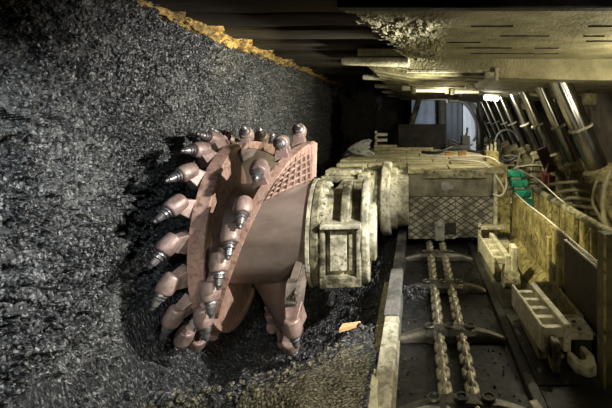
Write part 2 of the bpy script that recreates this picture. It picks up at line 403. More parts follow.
def pick_at(base, d, side_base, s=1.0, mt='drum', bw=1.0):
    """holder (welded block + sleeve) with its pick"""
    d = d.normalized()
    h = MB()
    h.cone(base - d * .06 * s, base + d * .06 * s, [(0, .046 * s), (.12, .056 * s), (.6, .062 * s), (.9, .056 * s), (1, .048 * s)], 18)
    # block under the sleeve
    n = side_base.normalized(); x = d.cross(n).normalized(); dd = n.cross(x) * -1
    low = base - n * .12 * s
    vs = []
    for q, w in ((low, 1.15), (base - n * .01, .75)):
        for a, c in ((-1, -1), (1, -1), (1, 1), (-1, 1)):
            vs.append(q + x * .04 * bw * s * a * w + (n.cross(x)) * .06 * bw * s * c * w)
    h._m(vs, [(0, 1, 2, 3), (7, 6, 5, 4), (0, 4, 5, 1), (1, 5, 6, 2), (2, 6, 7, 3), (3, 7, 4, 0)])
    ho = h.build('pick_holder', mt, drum, bevel=.006)
    p = MB(); p.cone(base + d * .06 * s, base + d * .165 * s, [(0, .036 * s), (.1, .040 * s), (.14, .040 * s), (.17, .030 * s), (.24, .030 * s), (.28, .036 * s), (.34, .036 * s), (.38, .028 * s), (.75, .022 * s), (.8, .016 * s), (.97, .012 * s), (1, .004 * s)], 16)
    p.build('pick', 'pick', ho)
for t0 in starts:
    n = 0
    for off in (15, 38, 58, 77, 89, 101, 114, 128):
        t = t0 - off
        x = vx(t, t0) - (.075 if off < 60 else .045) + (.10 if t0 < 0 and off < 60 else 0)
        c = AX + Vector((x, 0, 0)) + rad(t) * (.84 if off < 60 else .815)
        pick_at(c, rad(t) * .34 + tan(t) * .9 + Vector((.10, 0, 0)), rad(t), 1.0, 'sleeve', 1.3 if off < 60 else 1.0)
for i in range(20):
    t = 47 - 18 * i
    c = AX + Vector((-1.635, 0, 0)) + rad(t) * .79
    out = rad(t) * .9 + Vector((-.5, 0, 0))
    pick_at(c, rad(t) * .36 + tan(t) * .72 + Vector((-.42, 0, 0)), out, 1.0, 'sleeve')

# ------------------------------------------------------------------ ranging arm
arm = thing('ranging_arm', 'dusty cream ranging arm gearbox with ribs and bolted flanges right of the drum', 'machine arm', (-.6, 4.0, 0))
b = MB(); b.lathe_x([(-.825, .30), (-.825, .425), (-.77, .43), (-.76, .39), (-.73, .35), (-.46, .335), (-.46, .2)], CY, CZ, 72); b.build('hub_housing', 'cream', arm, bevel=.008)
b = MB()
b.lathe_x([(-.455, .30), (-.455, .415), (-.44, .43), (-.40, .43), (-.385, .415), (-.385, .30)], CY, CZ, 72); b.build('flange', 'cream_light', arm, bevel=.008)
for a in range(-60, 130, 16):
    c = AX + Vector((-.765, 0, 0)) + rad(a) * .385; b = MB(); b.cone(c, c + Vector((.045, 0, 0)), [(0, .026), (.8, .026), (1, .018)], 6)
    b.build('bolt', 'cream_light', arm)
b = MB()   # tall rib over the top of the hub
pr = [AX + rad(a) * r for r, al in ((.415, (18, 120)),) for a in lin(*al, 14)] + [AX + rad(a) * .3 for a in lin(120, 18, 14)]
b.prism([(p.y, p.z) for p in pr], 'x', -.61, -.54); b.build('rib', 'cream', arm, bevel=.014)
b = MB(); b.box(-.75, -.445, 2.90, 3.1, .665, .705); b.build('rib', 'cream_light', arm, bevel=.01)
b = MB(); b.box(-.755, -.715, 2.93, 3.15, .30, .67); b.box(-.755, -.445, 2.93, 3.15, .22, .30); b.box(-.485, -.445, 2.93, 3.15, .28, .67); b.box(-.71, -.495, 2.985, 3.15, .28, .67)
b.build('front_housing', 'cream', arm, bevel=.01)
b = MB(); b.box(-.68, -.555, 2.955, 3.0, .34, .64); b.build('cover_plate', 'cream_light', arm, bevel=.006)
b = MB(); b.box(-.54, -.505, 2.955, 3.0, .34, .62); b.build('cover_plate', 'cream', arm, bevel=.006)
b = MB(); b.lathe_x([(-.39, .1), (-.39, .24), (-.345, .24), (-.33, .21), (-.33, .1)], CY - .05, CZ + .0, 48); b.build('hub_cap', 'cream_light', arm, bevel=.006)
b = MB()
b.prism([(3.3, .2), (3.3, .86), (3.9, .82), (4.7, .88), (4.95, .8), (4.95, .2), (4.3, .14)], 'x', -.78, -.46); b.build('arm_beam', 'cream', arm, bevel=.02)
PY = 4.76
b = MB(); b.lathe_x([(-.40, .1), (-.40, .40), (-.385, .43), (-.30, .43), (-.285, .41), (-.285, .1)], PY, CZ, 64); b.build('pivot_flange', 'cream_light', arm, bevel=.012)
b = MB(); b.lathe_x([(-.52, .1), (-.52, .33), (-.40, .35), (-.40, .1)], PY, CZ, 64); b.build('pivot_collar', 'cream', arm, bevel=.01)
b = MB(); b.lathe_x([(-.29, .1), (-.29, .36), (-.22, .36), (-.215, .33), (-.085, .325), (-.085, .1)], PY, CZ, 64); b.build('pivot_sleeve', 'cream_light', arm, bevel=.006)
b = MB(); b.box(-1.02, -.55, 4.25, 4.55, .80, .865); b.box(-.98, -.60, 4.3, 4.6, .865, .925); b.box(-.62, -.50, 4.2, 4.4, .78, .90); b.build('bracket', 'cream', arm, bevel=.012)

# the drum axis is slewed a little towards the camera side
SLEW = R(5)
drum.rotation_euler = (0, 0, SLEW)
pv = Vector((-1.2, CY, 0)) - ROOT[arm.name]; pv.z = 0
T = Matrix.Translation(pv) @ Matrix.Rotation(SLEW, 4, 'Z') @ Matrix.Translation(-pv)
for o in arm.children:
    if o.name.split('.')[0] in ('hub_housing', 'flange', 'bolt', 'rib', 'front_housing', 'cover_plate', 'hub_cap'): o.data.transform(T)

# ------------------------------------------------------------------ shearer body
body = thing('shearer_body', 'shearer main body with diamond tread front plate and dusty plated deck over the conveyor', 'mining machine', (.4, 5.9, 0))
BY = 4.6
b = MB(); b.box(-.07, .90, BY + .02, 7.3, .12, .87); b.build('hull', 'cream', body, bevel=.01)
b = MB(); b.box(-.09, .45, BY - .012, BY + .03, .10, .58); b.box(.455, .905, BY - .02, BY + .03, .12, .58)
b.build('tread_plate', 'chequer', body, bevel=.004)
b = MB(); b.box(-.09, .905, BY, BY + .03, .585, .86); b.build('upper_plate', mat('smoky_plate', (.05, .046, .034), (.26, .24, .17), .55, scale=4, bump=.3), body, bevel=.004)
b = MB()
b.cone((.34, BY - .012, .70), (.34, BY + .01, .70), [(0, .05), (1, .065)], 18); b.box(.31, .43, BY - .02, BY, .67, .73, rot=(0, R(8), 0))
b.build('weld_boss', 'stone', body, bevel=.01)
b = MB(); b.box(.09, .80, BY - .04, BY + .02, .80, .895); b.build('top_bar', 'cream', body, bevel=.006)
b = MB(); b.box(.215, .325, BY - .06, BY + .01, .09, .30); b.cone((.27, BY - .06, .28), (.27, BY - .09, .28), [(0, .04), (1, .03)], 10); b.build('chain_guide', 'stone', body, bevel=.012)
b = MB(); b.box(.335, .46, BY - .025, BY - .019 + .02, .16, .285); b.build('socket', 'dark', body)
# deck of plates
b = MB(); y = BY - .03
while y < 7.3:
    dy = random.choice([.28, .34, .42, .5]); x = -1.02 + .02 * random.random()
    if y < 4.75: x = -.1
    x1 = 1.02
    while x < x1 - .05:
        dx = min(random.uniform(.3, .75), x1 - x)
        if x1 - x - dx < .15: dx = x1 - x
        h = random.uniform(-.008, .012)
        b.box(x + .006, x + dx - .006, y + .007, min(y + dy, 7.35) - .007, .85, .92 + h); x += dx
    y += dy
b.build('deck_plates', 'deck', body, bevel=.007)
b = MB(); b.box(-1.0, -.08, 4.78, 7.3, .70, .86); b.build('deck_wing', 'cream', body, bevel=.01)
b = MB(); b.box(-.96, -.80, 4.9, 7.2, -.3, .72); b.build('support_skid', 'dark', body, bevel=.01)
b = MB(); b.box(.92, 1.10, BY + .06, 5.6, .13, .60); b.box(.92, 1.08, BY + .12, 5.6, .60, .93)
b.build('side_box', 'yellow', body, bevel=.012)
b = MB(); b.box(.885, .935, BY - .03, BY + .06, .10, .88); b.build('corner_post', 'cream_light', body, bevel=.01)
b = MB(); b.box(.80, 1.06, 4.45, 4.66, .03, .10); b.build('skid_shoe', 'bone', body, bevel=.01)
b = MB(); b.box(-.32, .52, 7.12, 7.28, .93, 1.37); b.build('rear_cowl', 'soot', body, bevel=.012)
b = MB(); b.box(-.75, -.34, 7.1, 7.3, .93, 1.0); b.box(-.72, .3, 6.9, 7.0, .92, .97); b.build('rear_kerb', 'deck', body, bevel=.01)
b = MB(); b.box(-.72, -.52, 7.12, 7.28, 1.06, 1.11); b.box(-.72, -.52, 7.12, 7.28, 1.16, 1.21); b.box(-.74, -.70, 7.15, 7.25, .99, 1.25); b.build('step_rack', 'cream_light', body, bevel=.006)

# things on the deck
for i, (x, y) in enumerate([(.48, 5.85), (.68, 5.9)]):
    t = thing('junction_box', ['amber junction box on the machine deck, left of the pair', 'amber junction box on the machine deck, right of the pair'][i], 'box', (x, y, .925), 'amber boxes on the deck')
    b = MB(); b.box(x - .055, x + .055, y - .04, y + .04, .926, .985); b.build('case', 'orange', t, bevel=.008)
    b = MB(); b.box(x - .07, x + .07, y - .05, y + .05, .985, 1.0); b.build('lid', 'cream', t, bevel=.005)
def rock_thing(name, mt, c, r, sq, label, cat, group=None, sub=3):
    b = MB(); b.rock(c, r, sq, sub); return b.build(name, mt, label=label, cat=cat, group=group, smooth=False)
rock_thing('rock_slab', 'stone', (-.93, 6.3, 1.0), .17, (1.3, .7, .45), 'grey rock slab lying at the far left edge of the machine deck', 'rock', 'rocks at the deck edge')
rock_thing('rock_slab', 'stone', (-.80, 6.0, .97), .12, (1.4, .8, .5), 'smaller grey rock slab in front of the larger slab on the deck', 'rock', 'rocks at the deck edge')
def hose(name, mt, pts, r, label, cat='hose', n=12, loop=False, group=None):
    b = MB(); b.tube(bez(pts, n), r, 8, loop); return b.build(name, mt, label=label, cat=cat, group=group)
hose('power_cable', 'white_cable', [(.45, 5.2, .94), (.62, 4.95, .96), (.80, 4.7, .95), (.93, 4.56, .80), (1.0, 4.55, .66), (.95, 4.56, .60), (.88, 4.57, .62)], .011, 'pale cable looping over the front right corner of the machine body', 'cable')
hose('power_cable', 'white_cable', [(.2, 5.6, .95), (.55, 5.35, .97), (.85, 5.1, 1.0), (1.0, 4.9, .95), (1.06, 4.7, .75), (1.02, 4.62, .62)], .010, 'thin pale cable trailing across the deck beside the amber boxes', 'cable')
hose('rubber_hose', 'rubber', [(.1, 6.4, .94), (.35, 6.1, .96), (.55, 6.2, 1.02), (.8, 6.4, .97), (1.0, 6.2, .95)], .022, 'black hose lying across the machine deck behind the amber boxes')
t = thing('valve_block', 'small dusty valve block with pipe stubs at the right edge of the deck', 'valve', (.98, 5.2, .93))
b = MB(); b.box(.90, 1.06, 5.12, 5.3, .93, 1.06); b.build('block', 'yellow', t, bevel=.01)
for k, x in enumerate((.93, .98, 1.03)):
    b = MB(); b.cyl((x, 5.2, 1.06), (x, 5.2, 1.13 + .02 * k), .016, 10); b.build('pipe_stub', 'cream_light', t)

# ------------------------------------------------------------------ conveyor
pan = thing('armoured_conveyor', 'dark steel armoured conveyor trough running under the shearer', 'conveyor', (.23, 4.5, -.3))
b = MB()
y = 1.2
while y < 8.0:
    b.box(-.12, .60, y + .004, min(y + 1.5, 8) - .004, -.06, 0.0); y += 1.5
b.build('pan', 'pan', pan, bevel=.004)
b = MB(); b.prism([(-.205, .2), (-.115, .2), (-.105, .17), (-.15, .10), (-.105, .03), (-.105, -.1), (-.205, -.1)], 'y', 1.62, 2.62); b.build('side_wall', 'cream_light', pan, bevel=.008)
b = MB(); b.prism([(-.215, .205), (-.115, .205), (-.105, .17), (-.15, .10), (-.105, .03), (-.105, -.1), (-.205, -.1)], 'y', 2.63, 3.42); b.build('side_wall', 'grey_shade', pan, bevel=.008)  # middle stretch: shade painted as a greyer steel
b = MB(); b.prism([(-.205, .185), (-.115, .185), (-.105, .16), (-.15, .10), (-.105, .03), (-.105, -.1), (-.205, -.1)], 'y', 3.43, 8.0); b.build('side_wall', 'soot_shade', pan, bevel=.008)  # far stretch: dark colour stands in for shade
b = MB(); b.box(-.265, -.215, 1.7, 3.35, -.1, .12); b.build('outer_flange', 'support', pan, bevel=.006)
b = MB(); b.box(-.30, -.205, 1.88, 2.08, .0, .20); b.build('joint_block', 'cream', pan, bevel=.014)
b = MB(); b.prism([(.60, .0), (.61, .028), (.67, .028), (.67, -.1), (.60, -.1)], 'y', 1.2, 8.0); b.build('side_wall', 'dark', pan, bevel=.006)
b = MB()
for y0, y1 in ((1.2, 2.2), (2.21, 3.1), (3.11, 3.95), (3.96, 4.8)): b.box(.675, 1.12, y0, y1, -.05, .02)
b.build('deck_sheet', 'soot_shade', pan, bevel=.005)
b = MB(); b.box(-.16, .64, 1.2, 8, -.34, -.06); b.build('pan_base', 'dark', pan)
# white wedge and pale bracket at the frame's bottom
b = MB(); b.prism([(-.262, .10), (-.175, .10), (-.165, .17), (-.17, .30), (-.20, .33)], 'y', 1.77, 1.83)
b.build('wedge', 'bone', label='pale steel wedge standing at the near end of the conveyor side wall', cat='wedge', bevel=.006)
rock_thing('coal_patch', 'coal_floor', (-.02, 3.3, .01), .10, (1.0, 1.2, .25), 'flat dusty coal patch on the trough left of the chains', 'coal')

LN = .105
def link_mesh(horizontal):
    b = MB(); L, W, r = .088, .046, .0165; pts = []
    for i in range(28):
        a = 2 * math.pi * i / 28; cx = W / 2 * math.sin(a); cy = (L - W) / 2 * (1 if math.cos(a) > 0 else -1) + W / 2 * math.cos(a)
        pts.append((cx, cy, 0) if horizontal else (0, cy * 1.05, cx * .9))
    b.tube(pts, r, 8, loop=True); return b
hm = vm = None
for ci, (cx, lab) in enumerate([(.155, 'left of the two round link chains lying along the conveyor trough'), (.30, 'right of the two round link chains lying along the conveyor trough')]):
    t = thing('conveyor_chain', lab, 'chain', (cx, 3.4, .0), 'conveyor chains')
    y = 1.75; k = 0
    while y < 5.1:
        if k % 2 == 0:
            if hm is None:
                o = link_mesh(True).build('chain_link', 'chain', t, local=True); hm = o
            else:
                o = hm.copy(); COL.objects.link(o); o.parent = t
        else:
            if vm is None:
                o = link_mesh(False).build('chain_link', 'chain', t, local=True); vm = o
            else:
                o = vm.copy(); COL.objects.link(o); o.parent = t
        o.location = (0, y - 3.4, .045); k += 1; y += LN * .62
def flight(y, lab):
    t = thing('flight_bar', lab, 'scraper bar', (.23, y, .0), 'conveyor flight bars')
    b = MB(); rs = []
    for i in range(41):
        u = -1 + i / 20; x = .23 + .36 * u; a = abs(u)
        w = .045 * (1 - .55 * a ** 2) + .006; top = .088 - .05 * a ** 2.2; bow = -.05 * a ** 2
        mid = 1 if a < .35 else max(0, 1 - (a - .35) / .15)
        w += .016 * mid
        yc = y + bow * .8
        rs.append([(x, yc - w, .004), (x, yc - w, top * .65), (x, yc - w * .55, top), (x, yc + w * .55, top), (x, yc + w, top * .65), (x, yc + w, .004)])
    b.rings(rs); b.build('bar', 'flight', t, bevel=.004)
    for x in (.09, .228, .366):
        b = MB(); b.tube([(x + .030 * math.cos(a), y + .028 * math.sin(a), .092) for a in lin(0, 2 * math.pi * 15 / 16, 16)], .008, 6, loop=True); b.build('bolt_recess', 'flight', t)
        b = MB(); b.cyl((x, y, .07), (x, y, .093), .02, 6); b.build('bolt', 'dark', t)
for i, y in enumerate((2.01, 2.70, 3.44, 4.2)):
    flight(y, f'curved steel flight bar across the trough, {ordn[i]} from the camera')

# ------------------------------------------------------------------ haulage rack
def rack(x0, x1, x0b, x1b, y0, y1, z, lab, n=5):
    t = thing('haulage_rack', lab, 'rack', ((x0 + x1) / 2, y0, 0), 'haulage racks')
    sh = lambda x, f: x + (x0b - x0) * f
    def rail(a, w, zt):
        b = MB(); b._m([(a, y0, .1), (a + w, y0, .1), (a + w, y0, zt), (a, y0, zt), (a + x0b - x0, y1, .1), (a + w + x0b - x0, y1, .1), (a + w + x0b - x0, y1, zt), (a + x0b - x0, y1, zt)],
                       [(0, 1, 2, 3), (7, 6, 5, 4), (0, 4, 5, 1), (1, 5, 6, 2), (2, 6, 7, 3), (3, 7, 4, 0)])
        return b.build('rail', 'bone', t, bevel=.007)
    rail(x0, .022, z); rail(x1 - .045, .045, z + .012)
    for k in range(n):
        f = (k + .25) / n; yy = y0 + (y1 - y0) * f
        b = MB(); b.box(sh(x0, f) + .015, sh(x1, f) - .03, yy - .022, yy + .022, z - .075, z - .012); b.build('rung', 'bone', t, bevel=.008)
    return t
t1 = rack(.745, .925, .71, .885, 2.38, 2.98, .255, 'ladder like pale haulage rack in the right foreground beside the trough')
b = MB(); b.box(.75, .92, 2.45, 2.9, .0, .1); b.build('foot', 'support', t1, bevel=.01)
b = MB(); b.cyl((.79, 2.36, .13), (.84, 2.36, .13), .055, 20); b.build('roller', 'cream', t1, bevel=.006)
b = MB(); b.box(.79, .835, 2.30, 2.4, .02, .2); b.build('lug', 'cream', t1, bevel=.01)
# hooked bracket beside the rack
t = thing('track_bracket', 'cast bracket with curved hook and bolted plate right of the near haulage rack', 'bracket', (1.0, 2.4, 0))
b = MB(); pts = [(.885, 2.36), (.90, 2.26), (.955, 2.21), (1.01, 2.23), (1.035, 2.32), (1.02, 2.42), (.985, 2.42), (.99, 2.33), (.965, 2.285), (.935, 2.29), (.92, 2.36)]
b.prism(pts, 'z', .05, .12); b.build('hook', 'bone', t, bevel=.012)
b = MB(); b.prism([(.93, 2.40), (1.09, 2.40), (1.09, 2.62), (.95, 2.62)], 'z', .16, .19); b.build('bolted_plate', 'cream_light', t, bevel=.005)
for y in (2.47, 2.56):
    b = MB(); b.cyl((1.01, y, .188), (1.01, y, .194), .014, 12); b.build('bolt_hole', 'dark', t)
b = MB(); b.box(.95, 1.10, 2.62, 2.66, .02, .19); b.box(1.07, 1.10, 2.62, 3.1, .02, .20); b.box(.92, 1.1, 3.08, 3.12, .02, .22); b.build('frame', 'support', t, bevel=.006)
b = MB(); b.box(.96, 1.08, 2.42, 2.60, .02, .16); b.build('leg', 'dark', t)
t2 = rack(.68, .84, .66, .80, 3.55, 4.25, .26, 'second haulage rack with end plate beside the front of the shearer', 4)
b = MB(); b.box(.84, .895, 3.50, 3.62, .04, .36); b.build('end_plate', 'bone', t2, bevel=.012)
b = MB(); b.cyl((.76, 3.5, .08), (.90, 3.5, .08), .075, 20); b.build('roller', 'cream', t2, bevel=.008)
b = MB(); b.box(.69, .84, 3.62, 4.2, .0, .1); b.build('foot', 'support', t2, bevel=.008)
b = MB(); b.box(.68, .715, 4.38, 4.43, .02, .33); b.box(.68, 1.0, 4.38, 4.5, .26, .30)
b.build('guide_post', 'cream_light', label='pale bent guide bracket under the front right corner of the machine body', cat='bracket', bevel=.006)

# ------------------------------------------------------------------ spill plates, cable tray
sp = thing('spill_plate', 'yellow dirty spill plate wall along the right of the conveyor', 'panel', (1.15, 4.0, 0))
b = MB(); b.box(1.13, 1.17, 3.02, 4.72, .03, .585); b.build('panel', 'yellow', sp, bevel=.006)
b = MB()
for y in (3.1, 3.32): b.box(1.10, 1.135, y, y + .06, .05, .5)
b.build('stiffener', 'yellow', sp, bevel=.006)
b = MB(); b.box(1.10, 1.132, 3.16, 3.30, .10, .30); b.build('inset', 'brown', sp, bevel=.004)
b = MB(); b.prism([(1.13, .03), (1.0, .03), (1.13, .14)], 'y', 3.4, 4.7); b.build('ramp', 'yellow', sp)
b = MB()
for y, z in ((3.45, .38), (3.18, .42), (3.9, .3)): b.box(1.127, 1.131, y, y + .03, z, z + .05)
b.build('slot', 'dark', sp)
t = thing('dark_spill_panel', 'dark brown spill panel in the right foreground with pale top edge', 'panel', (1.12, 2.5, 0))
b = MB(); b.box(1.11, 1.15, 1.9, 3.0, -.02, .57); b.build('panel', 'brown', t, bevel=.006)
b = MB(); b.box(1.105, 1.155, 1.9, 3.0, .57, .585); b.build('top_edge', 'cream_light', t, bevel=.003)
tr = thing('cable_tray', 'yellow steel cable tray with a round top rail and upright ribs', 'tray', (1.45, 3.5, 0))
b = MB(); b.cyl((1.45, 1.9, .63), (1.45, 4.9, .62), .036, 16); b.build('top_rail', 'cream', tr)
b = MB(); b.box(1.42, 1.48, 1.9, 4.9, .02, .12); b.build('bottom_rail', 'yellow', tr, bevel=.006)
for i, y in enumerate(lin(2.2, 4.8, 12)):
    b = MB(); b.box(1.42, 1.47, y, y + (.10 if i % 3 else .17), .08, .63); b.build('upright', 'yellow', tr, bevel=.008)
b = MB(); b.box(1.20, 1.46, 1.9, 4.9, -.02, .02); b.build('tray_floor', 'yellow', tr)
b = MB(); b.box(1.47, 1.485, 2.9, 3.6, .15, .55); b.build('back_sheet', 'yellow', tr)
b = MB(); b.cyl((1.45, 2.62, .63), (1.45, 2.70, .63), .045, 16); b.build('clamp', 'dark', tr)

gc = thing('cable_chain', 'bright green plastic cable chain folded beside the machine body', 'cable chain', (1.28, 5.0, .2))
for k in range(5):
    z = .80 - .112 * k; x = 1.20 + .022 * k; y = 5.2 - .09 * k
    b = MB(); b.box(x, x + .21, y, y + .16, z - .085, z); b.box(x + .02, x + .06, y - .02, y + .02, z - .07, z - .02); b.box(x + .15, x + .19, y - .02, y + .02, z - .07, z - .02)
    o = b.build('link', 'green', gc, bevel=.012)
    b = MB(); b.box(x + .04, x + .17, y + .02, y + .14, z - .126, z - .085); b.build('spacer', 'cream_light', o)
t = thing('standing_post', 'dark yellow steel post standing at the right edge of the frame', 'post', (1.06, 2.22, -.05))
b = MB(); b.box(1.02, 1.085, 2.18, 2.26, .02, .86); b.build('bar', 'post_olive', t, bevel=.008)
b = MB(); b.box(1.02, 1.035, 2.172, 2.181, .02, .86); b.build('edge_strip', 'yellow', t, bevel=.003)
b = MB(); b.box(.555, .60, 1.66, 1.9, .13, .16, rot=(0, 0, R(12))); b.build('flat_bar', 'bone', label='short pale flat bar lying across the trough edge at the bottom of the frame', cat='bar', bevel=.005)

# ------------------------------------------------------------------ roof supports (shields)
def make_shield(y0, lab, radii=(.118, .075), guard=False):
    t = thing('roof_support', lab, 'roof support', (1.6, y0, 0), 'powered roof supports')
    prof = [(-.60, 2.12), (-.5, 2.07), (-.05, 1.985), (.80, 1.97), (.84, 1.90), (1.2, 1.885), (1.75, 1.875), (2.3, 1.87), (3.1, 1.9), (3.1, 2.2), (-.6, 2.2)]
    b = MB(); b.prism(prof, 'y', y0 + .03, y0 + 1.55); b.build('canopy', 'canopy', t, bevel=.012)
    for (ya, yb) in ((.16, .30), (.52, .70), (.95, 1.08), (1.32, 1.46)):
        b = MB(); b.prism([(-.52, 2.06), (-.48, 2.015), (-.05, 1.945), (.78, 1.93), (.78, 1.99), (-.05, 2.01)], 'y', y0 + ya, y0 + yb); b.build('rib', 'canopy_rib', t, bevel=.01)
    b = MB(); b.cone((-.75, y0 + .0, 2.065), (-.06, y0 + .0, 2.055), [(0, .03), (.04, .04), (.7, .05), (.97, .05), (1, .03)], 18); b.build('tip_beam', 'bone', t)
    b = MB(); b.box(-.1, .75, y0 + .03, y0 + .09, 1.955, 1.985); b.box(.70, .83, y0 - .0, y0 + .08, 1.90, 1.96); b.box(.80, .835, y0 - .01, y0 + .08, 1.87, 2.0); b.build('edge_strip', 'cream_light', t, bevel=.005)
    for (dy, r) in ((.45, radii[0]), (1.15, radii[1])):
        yy = y0 + dy; top = Vector((1.585, yy, 1.98)); bot = Vector((2.45, yy, .0)); d = (bot - top).normalized()
        mid = top + d * 1.16
        b = MB(); L = (bot - mid).length
        b.cone(mid - d * .02, bot, [(0, r + .02), (.02, r + .06), (.12, r + .06), (.14, r + .035), (.85, r + .035), (1, r + .07)], 32)
        for a in range(4): pass
        lg = b.build('leg', 'support', t, bevel=.005)
        b = MB(); b.cone(top, mid, [(0, r), (1, r)], 40); b.build('ram', 'chrome', lg)
        b = MB(); c = top + d * .66; b.cone(c - d * .012, c + d * .012, [(0, r + .002), (0, r + .022), (1, r + .022), (1, r + .002)], 40); b.build('collar', 'cream_light', lg)
        b = MB(); n = Vector((-.55, -.8, -.2)); o1 = mid + d * .1
        p0 = o1 + Vector((-.12, -.14, .0)); b.tube(bez([p0, p0 + Vector((-.06, -.05, -.25)), p0 + Vector((.05, -.08, -.5)), p0 + Vector((.12, .1, -.75))]), .018, 8)
        b.build('hose', 'hose', lg)
    b = MB()
    for dy in (.45, 1.15):
        b.prism([(1.62, -.15), (1.62, .06), (1.95, .2), (2.25, .22), (3.1, .3), (3.3, .1), (3.3, -.15)], 'y', y0 + dy - .24, y0 + dy + .24)
    b.build('base', 'support', t, bevel=.015)
    b = MB(); b.box(1.5, 1.72, y0 + .7, y0 + .9, -.1, .14); b.cyl((1.5, y0 + .8, .1), (2.2, y0 + .8, .12), .06, 16); b.build('relay_bar', 'support', t, bevel=.01)
    b = MB(); b.prism([(3.05, 2.1), (3.12, 2.1), (3.45, .1), (3.3, .1)], 'y', y0 + .05, y0 + 1.5); b.build('caving_shield', 'brown', t)
    b = MB(); b.box(2.26, 2.42, y0 + 1.3, y0 + 1.42, 1.66, 1.82); b.build('control_valve', 'support', t, bevel=.015)
    b = MB(); b.box(2.33, 2.35, y0 + 1.34, y0 + 1.38, 1.8, 1.9); b.build('valve_hanger', 'dark', t)
    for k in range(4):
        z = .62 - .10 * k; x = 1.62 + .05 * k
        b = MB(); b.tube(bez([(2.1, y0 + .55 + .05 * k, z + .1), (1.85, y0 + .62 + .04 * k, z + .12), (x, y0 + .7, z + .08), (x - .04, y0 + .9, z), (x - .02, y0 + 1.3, z - .06), (x + .1, y0 + 1.6, z - .1)]), .02, 8)
        b.build('hose', 'hose', t)
    b = MB()
    if guard:
        b.box(1.86, 2.02, y0 + .30, y0 + .34, .66, 1.05, rot=(0, R(-22), 0)); b.box(1.88, 1.98, y0 + .02, y0 + .3, .35, .66); b.build('guard_plate', 'maroon', t, bevel=.01)
    return t
Y0 = 4.05
s0 = make_shield(Y0, 'nearest roof support with two thick chrome legs at the right')
labs = ['second roof support from the camera, its legs behind the thickest pair', 'third roof support from the camera beside the black hose loop', 'fourth roof support from the camera, legs lit by the bright lamp', 'fifth and farthest roof support, legs just behind the bright lamp']
make_shield(Y0 + 1.6, labs[0], (.075, .065), True)
s2 = make_shield(Y0 + 3.2, labs[1], (.075, .065))
for k in (3, 4):
    dup(s2, (1.6, Y0 + 1.6 * k, 0), labs[k - 1])
# near canopy overhead
t = thing('overhead_canopy', 'wide plated roof canopy overhead with crusted broken tip', 'canopy', (1.2, 3.1, 2.08), 'canopies')
del t['group']
b = MB(); b.prism([(-.36, 2.2), (-.10, 3.45), (-.02, 4.02), (3.3, 4.02), (3.3, 2.2)], 'z', 2.085, 2.26); b.build('roof_plate', 'canopy', t, bevel=.015)
b = MB()
for (x0, x1, y, w) in [(.35, .62, 2.55, .008), (1.1, 1.5, 2.55, .008), (.6, .95, 2.85, .008), (1.2, 1.35, 2.86, .008), (.15, .5, 3.1, .008), (1.3, 1.9, 3.05, .009), (.4, .8, 3.35, .01), (1.0, 1.2, 3.36, .01), (.5, 1.3, 3.65, .01)]:
    b.box(x0, x1, y, y + w, 2.0735, 2.09)
b.build('seam', 'brown', t)
def crust_fn(v, u):
    y = 2.2 + 1.82 * u; xl = -.37 + .33 * u; wdt = 3.25 - xl
    x = xl + wdt * v; p = Vector((x, y, 0)); q = x - xl
    big = max(0, 1 - abs(q - .26 + .10 * u) / (.34 - .16 * u)) ; e = min(1, 2.2 * big) * min(1, 6 * u)
    ed = .03 * flakes(p, .1, 4) if q < .3 else 0
    return (x - 1.2 + ed, y - 3.1, .004 - e * (.012 + .020 * flakes(p, .05, 6) + .014 * flakes(p, .025, 2)) - .004 * noise.fractal(p * 14, 1, 2, 3) - .006 * noise.noise(p * 3))
o = grid(crust_fn, [t ** 1.6 for t in lin(0, 1, 190)], lin(0, 1, 110), 'rock_crust', 'canopy'); o.parent = t
b = MB(); b.box(-.42, 3.3, 2.12, 2.2, 2.08, 2.3); b.build('front_girder', 'dark', t, bevel=.01)

# ------------------------------------------------------------------ lamps
def tubelamp(x0, x1, y, z, lab):
    t = thing('tube_light', lab, 'lamp', ((x0 + x1) / 2, y, z), 'tube lights under the canopies')
    b = MB(); b.box(x0, x1, y - .03, y + .06, z + .03, z + .07); b.build('housing', 'cream_light', t, bevel=.008)
    b = MB(); b.cyl((x0 + .06, y, z), (x1 - .06, y, z), .022, 16); b.build('tube', 'tube', t)
    for x in (x0 + .03, x1 - .03):
        b = MB(); b.box(x - .03, x + .03, y - .04, y + .04, z - .045, z + .05); b.build('end_cap', 'cream', t, bevel=.008)
    for x in (x0 + .15, x1 - .15):
        b = MB(); b.box(x - .01, x + .01, y - .01, y + .04, z + .06, 2.0); b.build('hanger', 'dark', t)
tubelamp(-.06, .50, 6.1, 1.90, 'dim tube light fixture under the roof, left one beside the white box')
tubelamp(.53, 1.02, 6.15, 1.885, 'lit tube light fixture under the roof, right one beside the bright lamp')
t = thing('bulkhead_lamp', 'brightly glowing lamp beside the far support legs', 'lamp', (1.18, 6.3, 1.82))
b = MB(); b.box(1.05, 1.32, 6.28, 6.36, 1.84, 1.88); b.build('housing', 'cream', t, bevel=.008)
b = MB(); b.cone((1.07, 6.29, 1.81), (1.30, 6.29, 1.79), [(0, .02), (.1, .04), (.9, .04), (1, .02)], 16); b.build('glass', 'lamp', t)
b = MB(); b.box(1.17, 1.19, 6.3, 6.33, 1.87, 2.0); b.build('hanger', 'dark', t)
t = thing('hanging_box', 'small pale square box hanging left of the tube lights', 'box', (-.15, 6.0, 1.9))
b = MB(); b.box(-.21, -.09, 6.0, 6.1, 1.90, 2.01); b.build('case', 'cream_light', t, bevel=.008)
b = MB(); b.box(-.16, -.14, 6.04, 6.06, 2.0, 2.2); b.build('strap', 'dark', t)

